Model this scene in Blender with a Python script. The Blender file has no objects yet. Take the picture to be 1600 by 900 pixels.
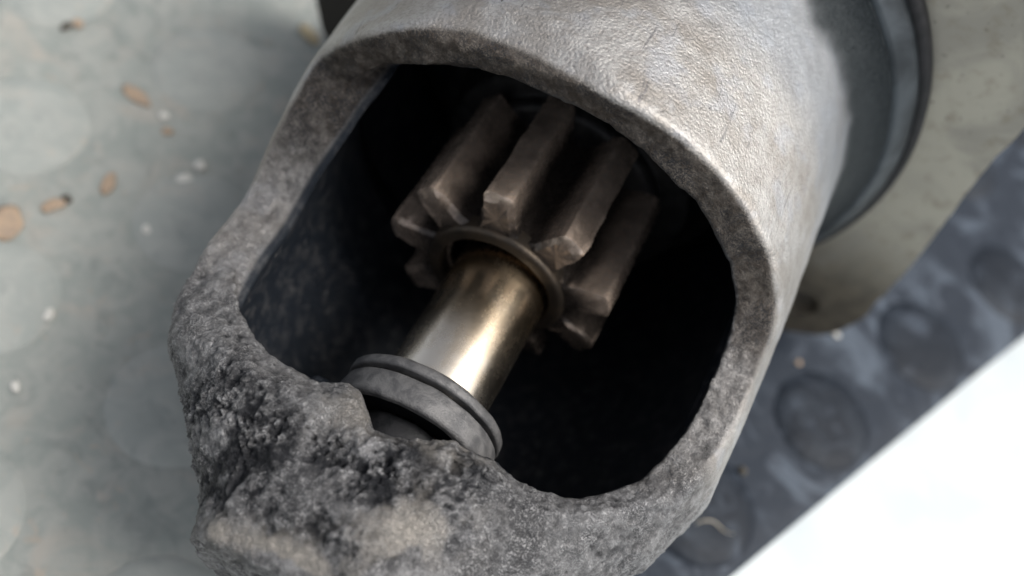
import bpy, math, random
import numpy as np
from mathutils import Matrix, Vector

# ------------------------------------------------------------------ camera, sky, sun, exposure
# one Blender unit is one centimetre; X = across the starter, Y = away from its nose, Z = up
sc = bpy.context.scene
FPX, D0 = 1397.0, 11.0
th = math.radians(33)
_c, _s = math.cos(th), math.sin(th)
A_ = np.array([-.505*_c, -.863*_c, _s]); A_ /= np.linalg.norm(A_)
V_ = np.array([-A_[1], A_[0], 0.0]); V_ /= np.linalg.norm(V_)
W_ = np.cross(V_, -A_)
M = np.stack([V_, -A_, W_], 1)                 # camera frame <- world frame
PC = np.array([(665-800)/FPX*D0, (450-640)/FPX*D0, -D0])
CAM = M.T @ (-PC)
cd = bpy.data.cameras.new('camera')
cam = bpy.data.objects.new('camera', cd); sc.collection.objects.link(cam)
mt = Matrix([list(r) for r in M.T]).to_4x4(); mt.translation = Vector(CAM)
cam.matrix_world = mt
cd.sensor_width = 36; cd.lens = FPX/1600*36
cd.clip_start = .1; cd.clip_end = 3000
cd.dof.use_dof = True; cd.dof.focus_distance = 9.95; cd.dof.aperture_fstop = .118
sc.camera = cam

SUN_EL, SUN_AZ = math.radians(57), math.radians(76)      # azimuth from +Y towards +X
wd = bpy.data.worlds.new('World'); sc.world = wd; wd.use_nodes = True
nt = wd.node_tree; nt.nodes.clear()
sky = nt.nodes.new('ShaderNodeTexSky'); sky.sky_type = 'NISHITA'; sky.sun_disc = False
sky.sun_elevation = SUN_EL; sky.sun_rotation = SUN_AZ; sky.dust_density = 5.0; sky.air_density = .8; sky.ozone_density = .6
bg = nt.nodes.new('ShaderNodeBackground'); bg.inputs[1].default_value = .135
wo = nt.nodes.new('ShaderNodeOutputWorld')
hs = nt.nodes.new('ShaderNodeHueSaturation'); hs.inputs['Saturation'].default_value = .35      # thin high cloud whitens the blue
nt.links.new(sky.outputs[0], hs.inputs['Color']); nt.links.new(hs.outputs[0], bg.inputs[0]); nt.links.new(bg.outputs[0], wo.inputs[0])
sd = bpy.data.lights.new('sun', 'SUN'); sd.energy = 1.7; sd.angle = math.radians(32); sd.color = (1, .965, .91)
so = bpy.data.objects.new('sun', sd); sc.collection.objects.link(so)
sdir = Vector((math.sin(SUN_AZ)*math.cos(SUN_EL), math.cos(SUN_AZ)*math.cos(SUN_EL), math.sin(SUN_EL)))
so.rotation_euler = sdir.to_track_quat('Z', 'Y').to_euler(); so.location = sdir*60
sc.view_settings.view_transform = 'Standard'; sc.view_settings.look = 'None'
sc.view_settings.exposure = .64; sc.view_settings.gamma = 1

# ------------------------------------------------------------------ helpers
rng = np.random.default_rng(7); random.seed(7)
TAB = rng.random((64, 64, 64)).astype(np.float32)*2-1

def vnoise(P, freq, off=0.0):
    Q = P*freq + off + 1000.0
    I = np.floor(Q).astype(np.int64); F = (Q-I).astype(np.float32); F = F*F*(3-2*F)
    I &= 63; J = (I+1) & 63
    x0, y0, z0 = I[:, 0], I[:, 1], I[:, 2]; x1, y1, z1 = J[:, 0], J[:, 1], J[:, 2]
    fx, fy, fz = F[:, 0], F[:, 1], F[:, 2]
    a = TAB[x0, y0, z0]*(1-fx)+TAB[x1, y0, z0]*fx; b = TAB[x0, y1, z0]*(1-fx)+TAB[x1, y1, z0]*fx
    c = TAB[x0, y0, z1]*(1-fx)+TAB[x1, y0, z1]*fx; d = TAB[x0, y1, z1]*(1-fx)+TAB[x1, y1, z1]*fx
    return (a*(1-fy)+b*fy)*(1-fz)+(c*(1-fy)+d*fy)*fz

def fbm(P, freq, octv=4, off=0.0, gain=.5):
    r = 0; a = 1.0
    for k in range(octv):
        r = r + a*vnoise(P, freq*2.03**k, off+17.3*k); a *= gain
    return r

def project(P):
    C = (P-CAM) @ M.T
    return 800+FPX*C[:, 0]/-C[:, 2], 450-FPX*C[:, 1]/-C[:, 2]

def on_z(px, py, z):
    d = M.T @ np.array([(px-800)/FPX, (450-py)/FPX, -1.0]); return CAM+d*(z-CAM[2])/d[2]

def on_u(px, py, u):
    d = M.T @ np.array([(px-800)/FPX, (450-py)/FPX, -1.0]); return CAM+d*(-u-CAM[1])/d[1]

def smax(a, b, k):
    h = np.clip(.5-.5*(b-a)/k, 0, 1); return b*(1-h)+a*h+k*h*(1-h)
def smin(a, b, k): return -smax(-a, -b, k)
def sstep(a, b, x):
    t = np.clip((x-a)/(b-a), 0, 1); return t*t*(3-2*t)

def link(name, me, mat, parent=None, smooth=True):
    o = bpy.data.objects.new(name, me); sc.collection.objects.link(o)
    if mat is not None: me.materials.append(mat)
    if smooth: me.polygons.foreach_set('use_smooth', [True]*len(me.polygons))
    if parent is not None: o.parent = parent
    return o

def mesh(name, verts, faces):
    me = bpy.data.meshes.new(name)
    verts = np.asarray(verts, np.float32)
    if isinstance(faces, np.ndarray):
        me.vertices.add(len(verts)); me.vertices.foreach_set('co', verts.ravel())
        n = faces.shape[1]; me.loops.add(faces.size); me.polygons.add(len(faces))
        me.loops.foreach_set('vertex_index', faces.ravel().astype(np.int32))
        me.polygons.foreach_set('loop_start', np.arange(0, faces.size, n, dtype=np.int32))
        me.update(calc_edges=True)
    else:
        me.from_pydata([tuple(map(float, v)) for v in verts], [], faces); me.update()
    return me

def attr(me, name, vals):
    a = me.attributes.new(name, 'FLOAT', 'POINT'); a.data.foreach_set('value', np.asarray(vals, np.float32))

def lathe(name, prof, mat, parent=None, seg=160, jag=0.0, jf=4.0, step=.03):
    """prof: list of (u, r) along the axis, resampled and turned round the starter's axis"""
    pr = []
    for (u0, r0), (u1, r1) in zip(prof, prof[1:]):
        n = max(1, int(math.hypot(u1-u0, r1-r0)/step))
        e = .16 if n > 3 else 0
        for k in range(n): pr.append((u0+(u1-u0)*k/n, r0+(r1-r0)*k/n))
    pr.append(prof[-1]); pr = np.array(pr)
    ang = np.linspace(0, 2*math.pi, seg, endpoint=False)
    X = np.outer(pr[:, 1], np.sin(ang)).ravel(); Z = np.outer(pr[:, 1], np.cos(ang)).ravel()
    Y = -np.repeat(pr[:, 0], seg); P = np.stack([X, Y, Z], 1)
    if jag:
        N = np.stack([X, 0*Y, Z], 1); N /= np.maximum(np.linalg.norm(N, axis=1, keepdims=True), 1e-6)
        P = P + N*(fbm(P, jf, 3, 5.0)*jag)[:, None]; P[:, 1] += fbm(P, jf*1.3, 2, 90.)*jag*.7
    i = np.arange(len(pr)-1)[:, None]*seg; j = np.arange(seg)[None]; jn = (j+1) % seg
    F = np.stack([i+j, i+jn, i+seg+jn, i+seg+j], 2).reshape(-1, 4)
    me = mesh(name, P, F)
    return link(name, me, mat, parent)

def tag(o, label=None, cat=None, group=None, kind=None):
    if label: o['label'] = label
    if cat: o['category'] = cat
    if group: o['group'] = group
    if kind: o['kind'] = kind
    return o

# ------------------------------------------------------------------ node shorthand
class NT:
    def __init__(s, name):
        s.m = bpy.data.materials.new(name); s.m.use_nodes = True; s.t = s.m.node_tree
        s.b = s.t.nodes['Principled BSDF']; s.out = s.t.nodes['Material Output']
        s.co = s.t.nodes.new('ShaderNodeTexCoord').outputs['Object']
    def n(s, kind, **kw):
        x = s.t.nodes.new(kind)
        for k, v in kw.items(): setattr(x, k, v)
        return x
    def setin(s, node, key, v):
        if hasattr(v, 'is_output') or isinstance(v, bpy.types.NodeSocket): s.t.links.new(v, node.inputs[key])
        else: node.inputs[key].default_value = v
    def noise(s, scale, detail=4, rough=.55, vec=None, dist=0):
        x = s.n('ShaderNodeTexNoise'); s.setin(x, 'Vector', vec or s.co); s.setin(x, 'Scale', scale)
        s.setin(x, 'Detail', detail); s.setin(x, 'Roughness', rough); s.setin(x, 'Distortion', dist); return x.outputs['Fac']
    def voro(s, scale, feature='F1', out='Distance', vec=None, rand=1):
        x = s.n('ShaderNodeTexVoronoi', feature=feature); s.setin(x, 'Vector', vec or s.co); s.setin(x, 'Scale', scale); s.setin(x, 'Randomness', rand)
        return x.outputs[out]
    def ramp(s, f, a, b, lo=0., hi=1.):
        x = s.n('ShaderNodeMapRange'); s.setin(x, 0, f); s.setin(x, 1, a); s.setin(x, 2, b); s.setin(x, 3, lo); s.setin(x, 4, hi)
        x.interpolation_type = 'SMOOTHSTEP'; return x.outputs[0]
    def math(s, op, a, b=0.):
        x = s.n('ShaderNodeMath', operation=op); s.setin(x, 0, a); s.setin(x, 1, b); return x.outputs[0]
    def mix(s, f, a, b):
        x = s.n('ShaderNodeMix', data_type='RGBA'); s.setin(x, 0, f)
        for k, v in ((6, a), (7, b)):
            if isinstance(v, tuple): v = (*v, 1)
            s.setin(x, k, v)
        return x.outputs[2]
    def att(s, name):
        x = s.n('ShaderNodeAttribute', attribute_name=name); return x.outputs['Fac']
    def stretch(s, sc_, loc=(0, 0, 0)):
        x = s.n('ShaderNodeMapping'); s.setin(x, 0, s.co); x.inputs['Scale'].default_value = sc_; x.inputs['Location'].default_value = loc; return x.outputs[0]
    def bump(s, h, strength, dist, prev=None):
        x = s.n('ShaderNodeBump'); s.setin(x, 'Height', h); s.setin(x, 'Strength', strength); s.setin(x, 'Distance', dist)
        if prev is not None: s.t.links.new(prev, x.inputs['Normal'])
        return x.outputs[0]
    def fin(s, col, rough, metal=0., nrm=None, spec=None):
        if isinstance(col, tuple): col = (*col, 1)
        s.setin(s.b, 'Base Color', col); s.setin(s.b, 'Roughness', rough); s.setin(s.b, 'Metallic', metal)
        if nrm is not None: s.t.links.new(nrm, s.b.inputs['Normal'])
        if spec is not None: s.setin(s.b, 'Specular IOR Level', spec)
        return s.m

# ------------------------------------------------------------------ materials
def mat_cast():
    n = NT('cast_aluminium')
    fine = n.noise(31, 5, .7); mid = n.noise(9, 4, .6); big = n.noise(1.1, 4, .6, dist=.6)
    grain = n.voro(20); grit = n.ramp(n.noise(42, 3, .7), .44, .58); pnt = n.n('ShaderNodeNewGeometry').outputs['Pointiness']
    rough_a, inner, rim, dirt, tan, shade_a = (n.att(k) for k in ('rough', 'inner', 'rim', 'dirt', 'tan', 'fillet_shade'))
    c = n.mix(n.ramp(big, .38, .64), (.40, .39, .375), (.29, .27, .245))
    c = n.mix(n.math('MULTIPLY', n.ramp(n.noise(5, 5, .65), .48, .7), .45), c, (.20, .18, .16))
    c = n.mix(n.math('MULTIPLY', n.ramp(n.noise(2.3, 3, .5, vec=n.stretch((1, 1, 1), (9, 3, 1))), .5, .66), .4), c, (.36, .38, .42))
    c = n.mix(n.math('MULTIPLY', n.ramp(n.noise(14, 2, .5, vec=n.stretch((1, .5, 1), (4, 2, 1))), .73, .78), .8), c, (.05, .05, .055))
    c = n.mix(n.math('MULTIPLY', n.ramp(n.noise(24, 3, .65), .5, .62), .38), c, (.17, .16, .15))
    scr = n.noise(6, 3, .6, vec=n.stretch((1.6, .22, 1.6), (3, 1, 7)), dist=.6)
    c = n.mix(n.math('MULTIPLY', n.ramp(scr, .66, .72), .55), c, (.09, .09, .10))
    sy = n.n('ShaderNodeSeparateXYZ'); n.setin(sy, 0, n.co)
    c = n.mix(n.math('MULTIPLY', n.ramp(n.math('ADD', sy.outputs['Y'], big), 4.4, 5.6), .6), c, (.27, .30, .34))
    c = n.mix(shade_a, c, n.mix(n.ramp(fine, .35, .65), (.010, .013, .015), (.028, .034, .037)))
    c = n.mix(rim, c, n.mix(n.ramp(mid, .35, .65), (.07, .058, .048), (.15, .132, .115)))
    c = n.mix(rough_a, c, n.mix(n.ramp(mid, .38, .62), (.14, .14, .143), (.28, .28, .283)))
    c = n.mix(n.math('MULTIPLY', n.math('SUBTRACT', 1., grit), n.math('MULTIPLY', n.math('MAXIMUM', rough_a, rim), n.ramp(n.noise(2.2, 4, .6), .4, .62, .25, .9))), c, (.04, .04, .043))
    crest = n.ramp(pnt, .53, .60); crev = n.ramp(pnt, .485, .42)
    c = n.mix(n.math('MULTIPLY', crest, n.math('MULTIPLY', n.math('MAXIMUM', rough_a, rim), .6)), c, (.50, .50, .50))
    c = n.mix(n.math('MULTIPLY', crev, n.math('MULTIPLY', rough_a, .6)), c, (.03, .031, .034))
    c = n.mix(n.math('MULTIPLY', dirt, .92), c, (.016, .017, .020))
    c = n.mix(tan, c, n.mix(n.ramp(mid, .4, .6), (.34, .315, .28), (.24, .225, .20)))
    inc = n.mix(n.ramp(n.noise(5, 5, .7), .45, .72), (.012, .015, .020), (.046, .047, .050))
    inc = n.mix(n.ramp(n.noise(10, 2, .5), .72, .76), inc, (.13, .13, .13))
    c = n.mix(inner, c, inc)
    met = n.math('MULTIPLY', n.math('SUBTRACT', 1., inner), n.math('SUBTRACT', .78, n.math('MULTIPLY', n.math('MAXIMUM', n.math('MAXIMUM', rough_a, shade_a), n.math('MULTIPLY', rim, .6)), .45)))
    rg = n.math('ADD', .30, n.math('ADD', n.math('MULTIPLY', fine, .18), n.math('MULTIPLY', n.math('MAXIMUM', rough_a, shade_a), .04)))
    h = n.math('ADD', n.math('MULTIPLY', fine, .9), n.math('MULTIPLY', n.ramp(grain, 0, .7), .22))
    nr = n.bump(h, .75, .02)
    nr = n.bump(n.math('MULTIPLY', grit, n.math('MAXIMUM', rough_a, rim)), .8, .022, nr)
    sp = n.math('SUBTRACT', .5, n.math('MULTIPLY', n.math('MAXIMUM', n.math('MAXIMUM', shade_a, dirt), n.math('MAXIMUM', n.math('MAXIMUM', rim, inner), rough_a)), .34))
    return n.fin(c, rg, met, nr, sp)

def mat_steel(name, ca, cb, rough, metal=.9, stain=None, bumpd=.006):
    n = NT(name)
    pnt = n.n('ShaderNodeNewGeometry').outputs['Pointiness']
    a = n.noise(3, 5, .6); st = n.noise(10, 4, .6, vec=n.stretch((2.2, .25, 2.2)))
    c = n.mix(n.ramp(a, .35, .65), ca, cb)
    c = n.mix(n.math('MULTIPLY', n.ramp(st, .5, .7), .55), c, tuple(x*.45 for x in ca))
    if stain is not None:
        sp = n.noise(8, 3, .5); c = n.mix(n.ramp(sp, .67, .72), c, stain)
    if name == 'gear_steel': c = n.mix(n.math('MULTIPLY', n.att('grease_shade'), .88), c, (.012, .012, .013))
    c = n.mix(n.math('MULTIPLY', n.ramp(pnt, .525, .58), .75), c, tuple(min(1, x*1.8) for x in ca))
    rg = n.math('ADD', rough, n.math('MULTIPLY', n.noise(13, 4, .6), .2))
    nr = n.bump(n.noise(34, 4, .65), .5, bumpd)
    return n.fin(c, rg, metal, nr)

def mat_shaft():
    n = NT('polished_steel')
    sep = n.n('ShaderNodeSeparateXYZ'); n.setin(sep, 0, n.co); y = sep.outputs['Y']
    b = n.noise(1.3, 3, .5, dist=.3)
    warm = n.math('MULTIPLY', n.ramp(n.math('ADD', y, n.math('MULTIPLY', b, 1.4)), .9, 3.0), .9)
    c = n.mix(n.ramp(b, .3, .7), (.70, .65, .57), (.58, .51, .41))
    c = n.mix(warm, c, (.40, .29, .17))
    sm = n.noise(4, 3, .5, vec=n.stretch((1.6, .6, 1.6)))
    c = n.mix(n.math('MULTIPLY', n.ramp(sm, .45, .85), .3), c, (.3, .2, .11))
    pit = n.voro(6.5); c = n.mix(n.ramp(pit, .05, .035), c, (.05, .035, .02))
    rg = n.math('ADD', .18, n.math('ADD', n.math('MULTIPLY', n.ramp(sm, .3, .8), .07), n.math('MULTIPLY', n.noise(22, 3, .6), .10)))
    nr = n.bump(n.noise(26, 3, .6, vec=n.stretch((1, 1.6, 1))), .10, .004)
    wv = n.noise(60, 2, .5, vec=n.stretch((.02, 1, .02))); nr = n.bump(wv, .12, .003, nr)
    nr = n.bump(n.ramp(pit, .05, .03), -.5, .01, nr)
    return n.fin(c, rg, 1.0, nr)

def mat_dusty_rubber(stud=False):
    n = NT('stud_rubber' if stud else 'mat_rubber')
    geo = n.n('ShaderNodeNewGeometry').outputs['Position']
    sep = n.n('ShaderNodeSeparateXYZ'); n.setin(sep, 0, geo); X = sep.outputs['X']
    w1 = n.noise(.55, 5, .6, vec=geo, dist=1.2); w2 = n.noise(1.9, 5, .62, vec=geo, dist=.8); w3 = n.noise(7, 4, .6, vec=geo)
    # left: dust with sky sheen painted pale; right: the shaded side painted dark
    dust_sheen = n.ramp(n.math('ADD', X, n.math('MULTIPLY', w1, 1.4)), 3.2, .4)
    dark = n.mix(n.ramp(w1, .45, .64), (.018, .024, .034), (.068, .084, .106))
    dark = n.mix(n.math('MULTIPLY', n.ramp(w2, .55, .75), .5), dark, (.09, .105, .13))
    pale = n.mix(n.ramp(w2, .35, .68), (.225, .245, .23), (.285, .295, .275))
    pale = n.mix(n.math('MULTIPLY', n.ramp(n.noise(.9, 4, .6, vec=n.stretch((1, 1, 1), (5, 8, 0)), dist=1.), .52, .72), .6), pale, (.33, .305, .27))
    pale = n.mix(n.math('MULTIPLY', n.ramp(w3, .62, .75), .4), pale, (.37, .35, .31))
    w4 = n.noise(1.1, 4, .6, vec=n.stretch((1, 1, 1), (15, 2, 0)), dist=2.)
    pale = n.mix(n.math('MULTIPLY', n.ramp(w4, .55, .7), .6), pale, (.165, .182, .175))
    pale = n.mix(n.math('MULTIPLY', n.ramp(n.noise(2.6, 4, .65, vec=n.stretch((1, 1, 1), (2, 22, 0)), dist=1.), .60, .72), .6), pale, (.33, .28, .23))
    if stud:
        pale = n.mix(.22, pale, (.38, .40, .385)); dark = n.mix(n.ramp(n.noise(1.3, 5, .65, vec=geo, dist=1.), .52, .78), n.mix(.75, dark, (.006, .009, .014)), (.055, .068, .088))
    c = n.mix(dust_sheen, dark, pale)
    rg = n.math('ADD', .5, n.math('MULTIPLY', dust_sheen, .25))
    nr = n.bump(w2, .5, .06); nr = n.bump(w3, .35, .03, nr)
    return n.fin(c, rg, 0., nr, .12)

def mat_plain(name, ca, cb, rough, scale=4, metal=0., bd=.01, spots=None):
    n = NT(name); a = n.noise(scale, 5, .6, dist=.4)
    c = n.mix(n.ramp(a, .35, .65), ca, cb)
    if spots: c = n.mix(n.ramp(n.noise(scale*4.5, 3, .5), .66, .72), c, spots)
    return n.fin(c, n.math('ADD', rough, n.math('MULTIPLY', a, .15)), metal, n.bump(n.noise(scale*7, 4, .6), .5, bd), .25)

def mat_flange():
    n = NT('flange_alloy'); co = n.co
    a = n.noise(.9, 5, .62, dist=.7); b = n.noise(3.5, 5, .6); s = n.noise(14, 2, .5)
    sep = n.n('ShaderNodeSeparateXYZ'); n.setin(sep, 0, co)
    c = n.mix(n.ramp(a, .35, .62), (.41, .39, .32), (.30, .285, .24))
    c = n.mix(n.math('MULTIPLY', n.ramp(b, .5, .72), .5), c, (.22, .19, .135))
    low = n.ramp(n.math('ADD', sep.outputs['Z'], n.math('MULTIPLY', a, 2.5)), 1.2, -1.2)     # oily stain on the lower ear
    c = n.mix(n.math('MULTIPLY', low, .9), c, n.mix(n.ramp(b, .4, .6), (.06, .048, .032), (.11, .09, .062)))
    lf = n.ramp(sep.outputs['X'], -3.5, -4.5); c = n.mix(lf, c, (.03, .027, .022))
    c = n.mix(n.math('MULTIPLY', n.ramp(s, .70, .75), .8), c, (.05, .05, .045))
    return n.fin(c, n.math('ADD', .5, n.math('MULTIPLY', b, .2)), .25, n.bump(n.noise(22, 4, .6), .4, .012))

CAST = mat_cast()
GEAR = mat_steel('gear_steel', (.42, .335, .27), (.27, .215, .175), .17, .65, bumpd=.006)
DRUM = mat_plain('greasy_drum_steel', (.012, .012, .012), (.035, .034, .033), .38, 5, .4)
SHAFT = mat_shaft()
COLLAR = mat_plain('worn_collar_steel', (.075, .075, .077), (.135, .133, .132), .42, 6, .35, .02, (.10, .10, .10))
BLACK = mat_plain('black_seal_gap_shade', (.008, .009, .01), (.018, .018, .02), .5, 6)
RINGM = mat_plain('grey_pilot_metal', (.022, .027, .031), (.052, .062, .07), .36, 1.2, .4, .004)
BRASS = mat_steel('brass_stained_steel', (.075, .058, .042), (.04, .034, .028), .32, .7)
FLANGE = mat_flange()
RUB, STUDM = mat_dusty_rubber(), mat_dusty_rubber(True)

# ------------------------------------------------------------------ the nose housing: a solid field turned into one mesh
I_POLY = [(545,600),(500,598),(440,565),(400,530),(375,490),(367,450),(368,400),(385,360),(408,325),(450,285),(470,240),(485,205),(510,160),(545,125),(600,100),(680,96),(750,104),(830,133),(890,165),(950,200),(1000,235),(1040,275),(1080,320),(1115,365),(1140,410),(1150,460),(1145,510),(1125,570),(1100,620),(1070,675),(1035,725),(1000,752),(950,770),(900,775),(850,768),(810,750),(775,722),(757,714),(733,703),(712,688),(680,684),(650,683),(616,675),(590,664),(580,640),(566,612)]
O_POLY = [(545,618),(480,615),(420,595),(340,550),(255,525),(262,480),(280,430),(315,375),(355,320),(395,258),(425,208),(445,158),(476,110),(520,70),(560,54),(640,42),(740,52),(830,88),(900,125),(980,166),(1060,212),(1120,265),(1170,328),(1205,400),(1218,470),(1208,540),(1183,600),(1150,670),(1105,735),(1050,775),(980,795),(900,800),(840,793),(800,768),(765,735),(735,714),(706,700),(680,694),(650,693),(612,685),(580,674),(570,645),(556,622)]

def poly_grid(poly, step=4, x0=-400, x1=2000, y0=-500, y1=1400):
    p = np.array(poly, float); xs = np.arange(x0, x1, step); ys = np.arange(y0, y1, step)
    X, Y = np.meshgrid(xs, ys); d = np.full(X.shape, 1e9); ins = np.zeros(X.shape, bool)
    q = np.roll(p, -1, 0)
    for (ax, ay), (bx, by) in zip(p, q):
        ex, ey = bx-ax, by-ay; t = np.clip(((X-ax)*ex+(Y-ay)*ey)/(ex*ex+ey*ey+1e-9), 0, 1)
        d = np.minimum(d, np.hypot(X-ax-t*ex, Y-ay-t*ey))
        c = ((ay > Y) != (by > Y)) & (X < (bx-ax)*(Y-ay)/((by-ay) if by != ay else 1e-9)+ax); ins ^= c
    g = np.where(ins, -d, d).astype(np.float32)
    def look(px, py):
        fx = np.clip((px-x0)/step, 0, g.shape[1]-2.001); fy = np.clip((py-y0)/step, 0, g.shape[0]-2.001)
        i = fx.astype(int); j = fy.astype(int); a = fx-i; b = fy-j
        return (g[j, i]*(1-a)+g[j, i+1]*a)*(1-b)+(g[j+1, i]*(1-a)+g[j+1, i+1]*a)*b
    return look
DI, DO = poly_grid(I_POLY), poly_grid(O_POLY)

UU = [-7.0, -5.3, -4.2, -2.9, -1.6, -.5, .45, .9, 1.27, 1.84, 2.12, 2.64, 3.5]
RL = [3.90, 3.90, 3.88, 3.76, 3.50, 3.42, 3.25, 3.04, 2.62, 1.92, 1.64, 1.40, 1.3]
UR = [-7.0, -4.1, -2.3, -.56, .42, 1.0, 1.6, 2.2, 2.7, 3.5]
RR = [3.70, 3.68, 3.66, 3.62, 3.22, 2.75, 2.25, 1.8, 1.5, 1.4]
URT = [-7.0, -2.6, -1.6, -.6, .3, 1.0, 2.0, 3.5]
RRT = [3.72, 3.70, 3.35, 2.7, 1.9, 1.55, 1.35, 1.3]
UT = [-7.0, -2.6, -1.8, -.9, -.3, .3, 1.0, 2.0, 3.5]
RT = [3.72, 3.70, 3.05, 2.10, 1.55, 1.28, 1.25, 1.25, 1.2]
WALL = .45
def wall(x, u): return .45+(.30+.08*sstep(-1.4, -2.4, u))*sstep(.2, -2.2, x)*sstep(-4.2, -3.4, u)*sstep(1.2, .2, u)+.12*sstep(1.5, 2.8, x)

def outer_fields(P):
    x, z, u = P[:, 0], P[:, 2], -P[:, 1]
    fl = np.clip((-u-5.7)/.85, 0, 1); fl = 1-np.sqrt(np.maximum(1-fl*fl, 0)); fl = fl*.62
    rv = np.where(x > 0, np.interp(u, UR, RR), np.interp(u, UU, RL))+fl
    bl = sstep(-.6, 1.4, x); rw = np.where(z > 0, np.interp(u, UT, RT)*(1-bl)+np.interp(u, URT, RRT)*bl, np.interp(u, UR, RR))+fl
    k0 = np.sqrt((x/rv)**2+(z/rw)**2); k1 = np.sqrt((x/rv**2)**2+(z/rw**2)**2)+1e-6
    return k0*(k0-1)/k1

def field(P):
    x, y, z = P[:, 0], P[:, 1], P[:, 2]; u = -y
    r = np.hypot(x, z)
    skin = outer_fields(P)
    outer = smax(skin, u-2.6, .06); outer = smax(outer, -u-6.55, .04)
    boss = smax(r-(1.36+.06*np.sin(u*2)), .28-u, .12)
    bossx = smax(boss, u-2.62, .06)
    body = smin(outer, bossx, .35)
    # cast ribs and knocked lumps of the nose
    for (bx, by, bz, br, ba) in ((1.35, -.62, .62, .55, .22), (-1.25, -.55, .75, .5, .12), (-2.3, -1.2, .35, .6, -.12), (-1.9, -1.75, .2, .5, .16),
                                 (.9, -1.3, 1.0, .45, .10), (-.4, -1.5, 1.25, .5, -.10), (.25, -1.9, 1.2, .35, .1)):
        body = body-ba*np.exp(-((x-bx)**2+(y-by)**2+(z-bz)**2)/br**2)
    fp_ = on_z(440, 868, 1.0); nf = np.array([-.30, -.42, .856])
    body = smax(body, (P-fp_) @ nf, .05)          # flat ground facet at the tip
    wl = wall(x, u); cav = smax(skin+wl, u-.8, .35); cav = smax(cav, -boss, .12)
    cav = smax(cav, -(smax(outer, -99, .1))-9, .1)
    bore = smax(smax(r-1.10, u-.98, .05), -.35-u, .05)
    shaftbore = r-.70
    px, py = project(P)
    jag = fbm(P, 2.0, 4, 3.0)*3.4+vnoise(P, 11.0, 40.)*1.3
    di, do = DI(px, py)+jag, DO(px, py)+fbm(P, 1.4, 3, 60.)*4
    band = np.maximum(di-do, 8.0)
    q = np.where(di < 0, di/127/WALL, np.where(do > 0, 1+do/127/WALL, di/band))
    s = -skin
    g = WALL*q-WALL+s
    g = np.minimum(g, di/127)
    w0 = .05+.08*fbm(P, .8, 3, 80.)+1.5*sstep(-1.2, -3.0, u)*sstep(0, -2., x)
    win = smax(g, w0-z, .06)
    f = smax(body, -cav, .06); f = smax(f, -bore, .03); f = smax(f, -shaftbore, .03)
    f = smax(f, -win, .09)
    return f

def nets(h, lo, hi, B=8):
    n = np.ceil((np.array(hi)-lo)/h/B).astype(int)*B; lo = np.array(lo, float)
    G = np.full(n+1, 1.0, np.float32)
    cb = n//B
    ci = np.stack(np.meshgrid(*[np.arange(k) for k in cb], indexing='ij'), -1).reshape(-1, 3)
    cen = lo+(ci+.5)*B*h
    fc = field(cen)
    near = np.abs(fc) < B*h*1.35
    # sign fill for the far blocks
    S = np.where(fc < 0, -1., 1.).astype(np.float32).reshape(cb)
    G[:-1, :-1, :-1] = np.repeat(np.repeat(np.repeat(S, B, 0), B, 1), B, 2)
    nb = ci[near]; off = np.stack(np.meshgrid(*[np.arange(B+1)]*3, indexing='ij'), -1).reshape(-1, 3)
    for k in range(0, len(nb), 2500):
        idx = (nb[k:k+2500, None, :]*B+off[None]).reshape(-1, 3)
        v = field(lo+idx*h)
        G[idx[:, 0], idx[:, 1], idx[:, 2]] = v
    print('blocks', len(nb), 'of', len(ci))
    sg = G < 0
    cnt = np.zeros(n, np.uint8)
    for a in (0, 1):
        for b in (0, 1):
            for c in (0, 1): cnt += sg[a:n[0]+a, b:n[1]+b, c:n[2]+c]
    cells = np.argwhere((cnt > 0) & (cnt < 8)); del cnt
    vid = np.full(n, -1, np.int32); vid[tuple(cells.T)] = np.arange(len(cells))
    acc = np.zeros((len(cells), 3)); w = np.zeros(len(cells))
    cor = [(a, b, c) for a in (0, 1) for b in (0, 1) for c in (0, 1)]
    val = {c: G[cells[:, 0]+c[0], cells[:, 1]+c[1], cells[:, 2]+c[2]] for c in cor}
    for c in cor:
        for ax in range(3):
            if c[ax]: continue
            d = list(c); d[ax] = 1; d = tuple(d); a, b = val[c], val[d]; m = (a < 0) != (b < 0)
            t = np.where(m, a/np.where(m, a-b, 1), 0); p = np.zeros((len(cells), 3)); p[:] = c; p[:, ax] += t
            acc += p*m[:, None]; w += m
    grad = np.stack([sum(val[c]*(1 if c[ax] else -1) for c in cor) for ax in range(3)], 1)
    grad /= np.maximum(np.linalg.norm(grad, axis=1, keepdims=True), 1e-6)
    P = lo+(cells+acc/w[:, None])*h
    quads = []
    for ax in range(3):
        o1, o2 = [(1, 2), (2, 0), (0, 1)][ax]
        sl0 = [slice(0, k) for k in n]; a = sg[:-1, :-1, :-1]
        nx = [slice(0, n[k]) for k in range(3)]; nx[ax] = slice(1, n[ax]+1)
        b = sg[tuple(nx)]
        e = np.argwhere(a != b)
        e = e[(e[:, o1] > 0) & (e[:, o2] > 0)]
        d1 = np.zeros(3, int); d1[o1] = 1; d2 = np.zeros(3, int); d2[o2] = 1
        g = lambda q: vid[q[:, 0], q[:, 1], q[:, 2]]
        Q = np.stack([g(e-d1-d2), g(e-d2), g(e), g(e-d1)], 1)
        flip = ~a[e[:, 0], e[:, 1], e[:, 2]]
        Q[flip] = Q[flip][:, ::-1]; quads.append(Q[(Q >= 0).all(1)])
    return P, np.concatenate(quads), grad

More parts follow.
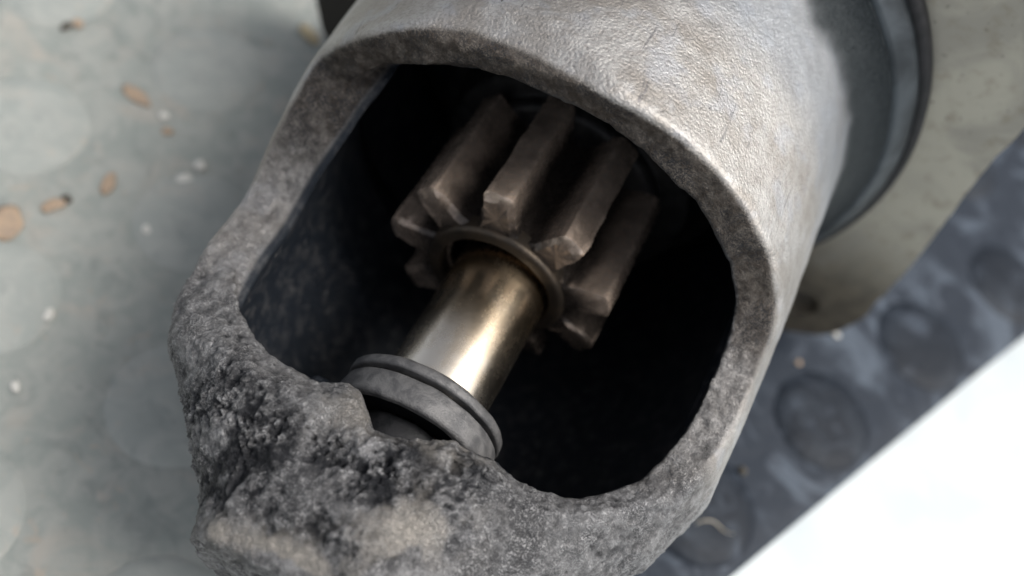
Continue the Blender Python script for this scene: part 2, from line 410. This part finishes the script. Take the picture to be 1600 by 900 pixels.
P, Q, N = nets(.0265, (-4.6, -2.85, -4.5), (4.5, 6.7, 4.5))
px, py = project(P); u = -P[:, 1]; r = np.hypot(P[:, 0], P[:, 2])
skin = outer_fields(P)
vis = sstep(-1.2, -.4, P[:, 2])
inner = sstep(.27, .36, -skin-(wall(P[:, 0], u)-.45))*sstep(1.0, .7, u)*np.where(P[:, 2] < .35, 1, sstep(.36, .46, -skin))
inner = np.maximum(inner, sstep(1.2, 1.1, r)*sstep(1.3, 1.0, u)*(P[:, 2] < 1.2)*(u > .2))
def blob(cx, cy, rx, ry, ang=0.):
    a = math.radians(ang); dx, dy = px-cx, py-cy; X = (dx*math.cos(a)+dy*math.sin(a))/rx; Y = (-dx*math.sin(a)+dy*math.cos(a))/ry
    return np.exp(-(X*X+Y*Y))
di, do = DI(px, py), DO(px, py)
rim = sstep(12, -14, do)*sstep(0., .10, -skin)*(1-inner)*sstep(1.2, .2, u)
rim_t = rim*sstep(-1.6, -2.6, u)            # the brown inner bevel at the back of the window
nose = sstep(-.9, .2, u+.25*fbm(P, .9, 3, 7.))*(1-inner)
nose = np.maximum(nose*(1-rim_t), (rim-rim_t)*.55)
smoothp = np.clip(blob(505, 645, 62, 34, 10)+blob(480, 765, 34, 30)+blob(555, 800, 42, 26)+blob(300, 560, 30, 50)+blob(330, 690, 20, 30), 0, 1)*(u > -.3)
lump = (1-.85*smoothp)*np.clip(blob(330, 620, 80, 80)+blob(420, 740, 130, 130)+blob(620, 700, 130, 60, 15)+blob(690, 760, 130, 60, 20)+blob(560, 820, 90, 60), 0, 1)*(u > -.3)
worn = np.clip(blob(445, 866, 100, 26, 20)*1.3+blob(640, 830, 85, 50, -10)+blob(700, 700, 60, 22, 20)*.7+blob(560, 640, 60, 40)*.6+blob(338, 830, 14, 14), 0, 1)*(u > 0)
worn *= sstep(-.25, .25, fbm(P, 3.0, 3, 33.)+(blob(640, 830, 60, 35)+blob(445, 860, 70, 16, 20))*.8)
n1 = fbm(P, 3.2, 3, 11.); n2 = fbm(P, 8.5, 3, 21.); n3 = fbm(P, 17., 2, 31.)
ridged = 1-np.abs(fbm(P, 4.5, 3, 41.))*2.2
dsp = .006*n1*vis+.007*n3*nose
dsp += nose*(.018*n2)*(1-worn)
rg1 = 1-np.abs(fbm(P+.12*np.stack([n2, n1, n3], 1), 6.5, 3, 51.))*2.6
rg2 = 1-np.abs(fbm(P, 14., 2, 57.))*2.4
pm = sstep(-.35, .35, fbm(P, 1.5, 3, 63.))
dsp += lump*(1-worn)*(.030*n1+.010*n2+(.006+.022*pm)*rg1+(.008+.012*pm)*rg2-.02)+nose*.010*fbm(P, 30., 1, 77.)
dsp += rim*(.004*n2+.007*n3)
dsp *= np.where(inner > .5, .5, 1.)
strip = sstep(0, 1, nose)
P2 = P+N*dsp[:, None]
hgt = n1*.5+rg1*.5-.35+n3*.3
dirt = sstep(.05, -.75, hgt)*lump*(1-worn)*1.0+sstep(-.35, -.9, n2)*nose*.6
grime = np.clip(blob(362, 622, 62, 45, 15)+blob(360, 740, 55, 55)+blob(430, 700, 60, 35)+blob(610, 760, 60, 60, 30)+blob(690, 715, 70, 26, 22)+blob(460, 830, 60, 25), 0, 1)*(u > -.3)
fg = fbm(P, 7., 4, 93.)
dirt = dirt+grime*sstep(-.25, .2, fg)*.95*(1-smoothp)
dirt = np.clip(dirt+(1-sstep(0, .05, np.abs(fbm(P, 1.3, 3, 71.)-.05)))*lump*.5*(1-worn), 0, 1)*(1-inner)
lower = sstep(-.9, -1.6, np.minimum(di, 99)/40)
fillet_shade = np.clip(sstep(-5.6, -6.15, u+.10*fbm(P, 2.2, 3, 15.))*sstep(-.2, .2, P[:, 2]+4), 0, 1)*(1-inner)  # shade of the nose-facing shoulder fillet, painted into the colour
me = mesh('nose_housing', P2, Q)
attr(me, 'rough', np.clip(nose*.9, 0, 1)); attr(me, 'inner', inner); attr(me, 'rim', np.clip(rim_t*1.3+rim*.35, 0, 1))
attr(me, 'dirt', dirt); attr(me, 'tan', worn*.85); attr(me, 'fillet_shade', fillet_shade)
starter = bpy.data.objects.new('starter_motor', None); sc.collection.objects.link(starter)
tag(starter, 'grey cast starter motor lying on the mat, its nose window showing pinion and shaft', 'starter motor')
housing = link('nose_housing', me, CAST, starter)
housing['label'] = 'rough grey cast aluminium nose with a large rounded window'
print('housing verts', len(P), 'quads', len(Q))

# ------------------------------------------------------------------ shoulder rings and mounting flange
lathe('pilot_ring', [(-6.56, 3.2), (-6.56, 4.24), (-6.70, 4.36), (-6.84, 4.46), (-6.95, 4.47), (-6.98, 3.2)], RINGM, starter, 260, .006, 2.5, .05)
lathe('seal_ring', [(-6.94, 3.3), (-6.94, 4.55), (-7.02, 4.62), (-7.18, 4.62), (-7.18, 3.3)], BLACK, starter, 260, .0, step=.06)

def flange():
    out = [(-5.0,-3.75),(-5.53,-3.12),(-5.78,-2.4),(-6.0,0),(-5.3,2.9),(-3.4,4.7),(0,5.6),(3.0,5.25),(4.6,4.2),(5.18,2.75),(5.42,1.2),(5.80,-.3),(6.10,-2.4),(6.05,-3.0),(5.85,-3.5),(5.45,-3.85),(4.9,-3.95),(0,-3.95)]
    # round the outline, then give it real thickness with a broken edge
    p = np.array(out, float); pts = []
    for i in range(len(p)):
        a, b, c = p[i-1], p[i], p[(i+1) % len(p)]
        for t in (0, .5, 1):
            k0 = b+(a-b)*.25; k1 = b+(c-b)*.25; pts.append((1-t)**2*k0+2*t*(1-t)*b+t*t*k1)
    p = np.array(pts); m = []
    for i in range(len(p)):
        a, b = p[i], p[(i+1) % len(p)]; k = max(1, int(np.linalg.norm(b-a)/.08))
        for j in range(k): m.append(a+(b-a)*j/k)
    p = np.array(m); n = len(p)
    tn = np.roll(p, -1, 0)-np.roll(p, 1, 0); nn = np.stack([tn[:, 1], -tn[:, 0]], 1); nn /= np.linalg.norm(nn, axis=1, keepdims=True)
    q3 = np.stack([p[:, 0], p[:, 0]*0, p[:, 1]], 1); p = p+nn*(fbm(q3, 1.6, 3, 9.)*.03)[:, None]
    hole = [(5.17+.34*math.cos(a), -2.95+.34*math.sin(a)) for a in np.linspace(0, 2*math.pi, 40, endpoint=False)]
    import bmesh
    bm = bmesh.new()
    def ring(pts, y): return [bm.verts.new((float(x), y, float(z))) for x, z in pts]
    ro = ring(p-nn*.09, 7.19); rh = ring(hole, 7.19)
    eo = [bm.edges.new((ro[i], ro[(i+1) % n])) for i in range(n)]
    eh = [bm.edges.new((rh[i], rh[(i+1) % 40])) for i in range(40)]
    bmesh.ops.triangle_fill(bm, edges=eo+eh, use_beauty=True, use_dissolve=False)
    r1 = ring(p, 7.27); r2 = ring(p, 8.1); r3 = ring(p-nn*.08, 8.16)
    for A, B in ((ro, r1), (r1, r2), (r2, r3)):
        for i in range(n): bm.faces.new((A[i], A[(i+1) % n], B[(i+1) % n], B[i]))
    h2 = ring(hole, 8.15)
    for i in range(40): bm.faces.new((rh[i], h2[i], h2[(i+1) % 40], rh[(i+1) % 40]))
    bmesh.ops.triangle_fill(bm, edges=[bm.edges.get((r3[i], r3[(i+1) % n])) for i in range(n)]+[bm.edges.get((h2[i], h2[(i+1) % 40])) for i in range(40)], use_beauty=True, use_dissolve=False)
    bmesh.ops.recalc_face_normals(bm, faces=bm.faces)
    me = bpy.data.meshes.new('mounting_flange'); bm.to_mesh(me); bm.free()
    o = link('mounting_flange', me, FLANGE, starter, smooth=False)
    o['label'] = 'pale alloy mounting flange with a bolt hole in its oily lower ear'
    return o
flange()

# ------------------------------------------------------------------ drive shaft, collar, pinion
lathe('drive_shaft', [(-6.4, .68), (-2.3, .68), (.3, .68)], SHAFT, starter, 220, .0, step=.06)
lathe('retaining_ring', [(-.06, .66), (-.06, .97), (-.03, 1.02), (.0, 1.045), (.075, 1.05), (.105, 1.035), (.115, .80)], COLLAR, starter, 200, .010, 3.5, .02)
st = lathe('stop_collar', [(.155, .60), (.155, .99), (.18, 1.03), (.30, 1.055), (.46, 1.05), (.51, 1.02), (.52, .96)], COLLAR, starter, 200, .010, 3., .02)
lathe('gap_shade_face', [(.50, .98), (.47, .93), (.42, .86), (.42, .5)], BLACK, starter, 120, .004, 4., .04)  # black face painting the shade in the gap below the collar
lathe('shade_bushing', [(.5, .3), (.5, .63), (.56, .66), (1.2, .66)], BLACK, starter, 120, .01, 4.)  # black sleeve added over the shaft to keep the shaded gap dark
st['label'] = 'broad grey collar with scuffed rim'

pinion = lathe('pinion_gear', [(-2.36, .76), (-2.22, .76), (-2.22, .90), (-2.26, .94), (-2.31, .95), (-2.34, .93), (-2.40, .93), (-4.7, .93), (-4.7, .6)], GEAR, starter, 180, .008, 5., .04)
attr(pinion.data, 'grease_shade', np.ones(len(pinion.data.vertices)))
pinion['label'] = 'dark brown nine tooth pinion'
lathe('face_ring', [(-2.24, .79), (-2.08, .80), (-2.04, .83), (-2.04, .94), (-2.06, .99), (-2.10, 1.01), (-2.3, 1.01)], BRASS, pinion, 160, .003, 5., .02)
lathe('clutch_drum', [(-4.08, .8), (-4.08, 1.45), (-4.14, 1.52), (-4.3, 1.52), (-4.34, 1.9), (-4.6, 1.98), (-4.75, 2.05), (-4.95, 2.05), (-5.0, 2.3), (-5.15, 2.4), (-6.4, 2.4)], DRUM, starter, 160, .012, 3., .05)

def tooth(k, ang):
    # half profile (half width, radius); root is buried in the hub
    half = [(.40, .86), (.285, .95), (.24, 1.04), (.222, 1.16), (.215, 1.28), (.21, 1.40), (.20, 1.52), (.178, 1.60), (.12, 1.625), (0, 1.63)]
    pf = [(-w, r) for w, r in half]+[(w, r) for w, r in half[::-1][1:]]
    pf = np.array(pf); dense = []
    for a, b in zip(pf, pf[1:]):
        m = max(1, int(np.linalg.norm(b-a)/.035))
        for j in range(m): dense.append(a+(b-a)*j/m)
    dense.append(pf[-1]); pf = np.array(dense); n = len(pf)
    cr = np.random.default_rng(100+k); ch = .03+.035*cr.random(); tip = .10+.25*cr.random(); skew = (cr.random()-.5)*.06
    us = [-2.12]+list(np.linspace(-2.12-ch*.5, -2.12-ch, 3))+list(np.arange(-2.34, -4.12, -.045))
    rows = []
    for uu in us:
        t = max(0., 1-(-2.12-uu)/ch)             # 1 at the very end, 0 past the chamfer
        w = pf[:, 0]*(1-.20*t); rr = .90+(pf[:, 1]-.90)*(1-.08*t-tip*.3*t)
        rows.append(np.stack([w+skew*t, np.full(n, -uu), rr], 1))
    L = np.concatenate(rows)
    cap = len(L); c = rows[0].mean(0); L = np.vstack([L, c[None]])
    ca, sa = math.cos(ang), math.sin(ang)
    Wd = np.stack([L[:, 0]*ca+L[:, 2]*sa, L[:, 1], -L[:, 0]*sa+L[:, 2]*ca], 1)
    dd = np.stack([fbm(Wd, 3.5, 3, o+k*9.) for o in (1., 40., 80.)], 1)*.009+np.stack([fbm(Wd, 12., 2, o+k*5.) for o in (5., 50., 90.)], 1)*.006
    nearend = np.clip(1-(Wd[:, 1]-2.12)/.35, 0, 1)[:, None]
    Wd = Wd+dd*(1+1.2*nearend)
    F = []
    for i in range(len(us)-1):
        for j in range(n-1): F.append((i*n+j, i*n+j+1, (i+1)*n+j+1, (i+1)*n+j))
    for j in range(n-1): F.append((cap, j+1, j))
    F.append((cap, 0, n-1))
    me = mesh('tooth', Wd, F); o = link('tooth', me, GEAR, pinion); attr(me, 'grease_shade', np.maximum(sstep(1.42, 1.12, np.hypot(Wd[:, 0], Wd[:, 2])+fbm(Wd, 3., 3, 8.)*.1), .85*(k in (3, 4, 5))))  # root grease, plus shade painted onto the lower teeth
    me.update()
    me.set_sharp_from_angle(angle=math.radians(28))
    return o
TOOTH0 = -16
pinion.location = (-.09, 0, .07)
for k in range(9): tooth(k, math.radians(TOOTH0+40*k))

# ------------------------------------------------------------------ mat, table, crumbs
MZ = -4.1
E0, E1 = on_z(1140, 900, MZ), on_z(1600, 530, MZ)
ed = (E1-E0)/np.linalg.norm(E1-E0); en = np.array([-ed[1], ed[0], 0])   # en points into the mat
def mat_mesh():
    nx, ny = 260, 200
    a = np.linspace(-45, 60, nx); b = np.concatenate([[0, .02], np.linspace(.12, 62, ny)])
    Aa, Bb = np.meshgrid(a, b, indexing='ij')
    Pp = E0+Aa[..., None]*ed+Bb[..., None]*en; Pp = Pp.reshape(-1, 3)
    e = Bb.ravel(); wob = fbm(np.stack([Aa.ravel(), e*0, e*0], 1), .35, 2)*.03
    Pp += en[None]*wob[:, None]*(e < .2)[:, None]
    Pp[:, 2] = MZ-.05*np.exp(-e/.05)+fbm(Pp, .5, 2, 3.)*.02*np.clip(e, 0, 1)
    lowr = Pp.reshape(nx, -1, 3)[:, 0, :].copy(); lowr[:, 2] = MZ-.42
    V = np.vstack([Pp, lowr]); m = len(b); F = []
    for i in range(nx-1):
        for j in range(m-1): F.append((i*m+j, (i+1)*m+j, (i+1)*m+j+1, i*m+j+1))
        F.append((len(Pp)+i, len(Pp)+i+1, (i+1)*m, i*m))
    return mesh('rubber_mat', V, F)
mat_o = link('rubber_mat', mat_mesh(), RUB)
tag(mat_o, 'dust-specked grey coin-studded rubber mat under the starter motor', 'mat')
def stud_mesh():
    prof = [(0, .09), (.66, .088), (.82, .068), (.95, .035), (1.06, .004), (1.12, -.05)]; s = 48; V = [(0, 0, .09)]; F = []
    for r_, z_ in prof[1:]:
        for k in range(s): V.append((r_*math.cos(2*math.pi*k/s), r_*math.sin(2*math.pi*k/s), z_))
    for k in range(s): F.append((0, 1+k, 1+(k+1) % s))
    for i in range(len(prof)-2):
        for k in range(s): F.append((1+i*s+k, 1+(i+1)*s+k, 1+(i+1)*s+(k+1) % s, 1+i*s+(k+1) % s))
    return mesh('stud', V, F)
sme = stud_mesh(); sme.materials.append(STUDM); sme.polygons.foreach_set('use_smooth', [True]*len(sme.polygons))
c0 = on_z(1440, 540, MZ); ns = 0
for i in range(-9, 7):
    for j in range(-1, 9):
        p = c0+ed*3.45*(i+(.5 if j % 2 else 0))+en*3.0*j
        if np.dot(p-E0, en) < .9: continue
        x, y = project(p[None]); 
        if not (-180 < x[0] < 1780 and -180 < y[0] < 1080): continue
        o = bpy.data.objects.new('stud', sme); sc.collection.objects.link(o); o.parent = mat_o
        o.location = (p[0], p[1], MZ+.0); ns += 1
print('studs', ns)
def sheet(name, z, size, mat):
    V = [(-size, -size, z), (size, -size, z), (size, size, z), (-size, size, z)]
    return link(name, mesh(name, V, [(0, 1, 2, 3)]), mat, smooth=False)
WHITE = mat_plain('white_laminate', (.50, .54, .548), (.44, .485, .50), .35, .6, 0., .004)
tag(sheet('floor', MZ-.42, 400, WHITE), kind='structure')

def crumb(px, py, size, flat, mat, label, seed, elong=1.3):
    size *= .6 if px > 1000 else .8
    p = on_z(px, py, MZ+.03); r_ = np.random.default_rng(seed)
    import bmesh
    bm = bmesh.new(); bmesh.ops.create_icosphere(bm, subdivisions=3, radius=1)
    an = r_.random()*3.14
    for v in bm.verts:
        q = np.array(v.co)[None]; k = 1+.28*float(fbm(q, 1.6, 3, seed*3.)[0])
        x, y, z = v.co.x*k*elong, v.co.y*k, v.co.z*k*flat
        v.co = Vector((x*math.cos(an)-y*math.sin(an), x*math.sin(an)+y*math.cos(an), z+flat*.7))*size
    me = bpy.data.meshes.new('crumb'); bm.to_mesh(me); bm.free()
    o = link('crumb', me, mat); o.location = p
    tag(o, label, 'crumb', 'crumbs scattered over the rubber mat')
TAN = mat_plain('tan_grit', (.35, .26, .18), (.27, .21, .16), .7, 8)
PALE = mat_plain('pale_grit', (.55, .545, .51), (.45, .44, .40), .6, 8)
DARKC = mat_plain('dark_grit', (.05, .045, .04), (.09, .08, .06), .7, 8)
STRAW = mat_plain('straw', (.40, .34, .22), (.33, .27, .17), .7, 8)
W = [(312, 260, .13, .5, PALE, 'largest white round crumb on the mat, left of the housing rim', 1.1),
 (288, 280, .12, .35, PALE, 'flat whitish flake touching the lower left of the big white crumb', 1.4),
 (34, 226, .085, .5, PALE, 'left one of two small white dots near the left border of the mat', 1.1),
 (62, 213, .085, .5, PALE, 'right one of two small white dots near the left border of the mat', 1.1),
 (122, 38, .11, .35, TAN, 'orange tan crumb on the mat nearest the top left corner', 1.3),
 (104, 42, .11, .35, DARKC, 'brown dark crumb beside the orange crumb in the top left corner', 1.3),
 (170, 288, .15, .22, TAN, 'elongated orange flake on the mat left of the white crumbs', 1.9),
 (85, 320, .16, .25, TAN, 'wide tan flake with a dark bit at its right end', 1.7),
 (104, 312, .10, .35, DARKC, 'dark bit at the right end of the wide tan flake', 1.2),
 (213, 150, .17, .16, TAN, 'thin rusty flake high on the mat, upper one of a slanting line', 2.2),
 (262, 206, .10, .3, TAN, 'small rusty crumb at the lower end of the slanting line of flakes', 1.3),
 (256, 182, .09, .4, PALE, 'pale speck just above the small rusty crumb', 1.4),
 (484, 55, .17, .3, STRAW, 'straw coloured chip beside the upper left of the housing', 2.2),
 (230, 360, .10, .4, PALE, 'greyish speck on the mat below the big white crumb', 1.2),
 (8, 350, .28, .12, TAN, 'broad pinkish tan patch of grit at the left border', 1.5),
 (76, 492, .10, .4, PALE, 'pale speck on the bare left middle of the mat', 1.4),
 (24, 604, .085, .4, PALE, 'bright white speck low at the left border of the mat', 1.4),
 (1248, 567, .085, .4, TAN, 'tiny orange crumb on the dark mat below the flange ear', 1.2),
 (1306, 524, .11, .5, PALE, 'pale round crumb at the foot of the flange ear', 1.1),
 (1330, 694, .085, .5, PALE, 'tiny pale crumb on a dark stud near the mat edge', 1.1),
 (1242, 636, .07, .5, PALE, 'tiny pale crumb between two dark studs', 1.1),
 (1142, 792, .07, .5, PALE, 'tiny pale crumb above the curled fibre', 1.1),
 (1160, 736, .12, .5, DARKC, 'black crumb on the mat right of the housing', 1.2)]
for i, (x, y, s_, fl, m_, lb, el) in enumerate(W): crumb(x, y, s_, fl, m_, lb, i+1, el)

def tube(name, pts, rad, mat, parent=None, seg=6):
    pts = [Vector(p) for p in pts]; V = []; F = []
    for i, p in enumerate(pts):
        t = (pts[min(i+1, len(pts)-1)]-pts[max(i-1, 0)]).normalized(); a = t.cross(Vector((0, 0, 1)));
        if a.length < 1e-3: a = Vector((1, 0, 0))
        a.normalize(); b = t.cross(a)
        for k in range(seg): V.append(p+(a*math.cos(2*math.pi*k/seg)+b*math.sin(2*math.pi*k/seg))*rad)
    for i in range(len(pts)-1):
        for k in range(seg): F.append((i*seg+k, i*seg+(k+1) % seg, (i+1)*seg+(k+1) % seg, (i+1)*seg+k))
    return link(name, mesh(name, V, F), mat, parent)
fp = [(1088, 818), (1096, 814), (1106, 813), (1116, 815), (1123, 821), (1130, 829), (1138, 833), (1147, 834)]
FIB = mat_plain('fibre_wool', (.55, .5, .4), (.45, .4, .3), .7, 8)
zz = [-1.6, -1.55, -1.6, -1.7, -1.85, -2.0, -2.15, -2.3]
fib = tube('fibre', [on_z(x, y, MZ+.24+.08*math.sin(i)) for i, (x, y) in enumerate(fp)], .009, FIB)
tag(fib, 'thin curled tan fibre on the dark mat beside the housing', 'fibre')
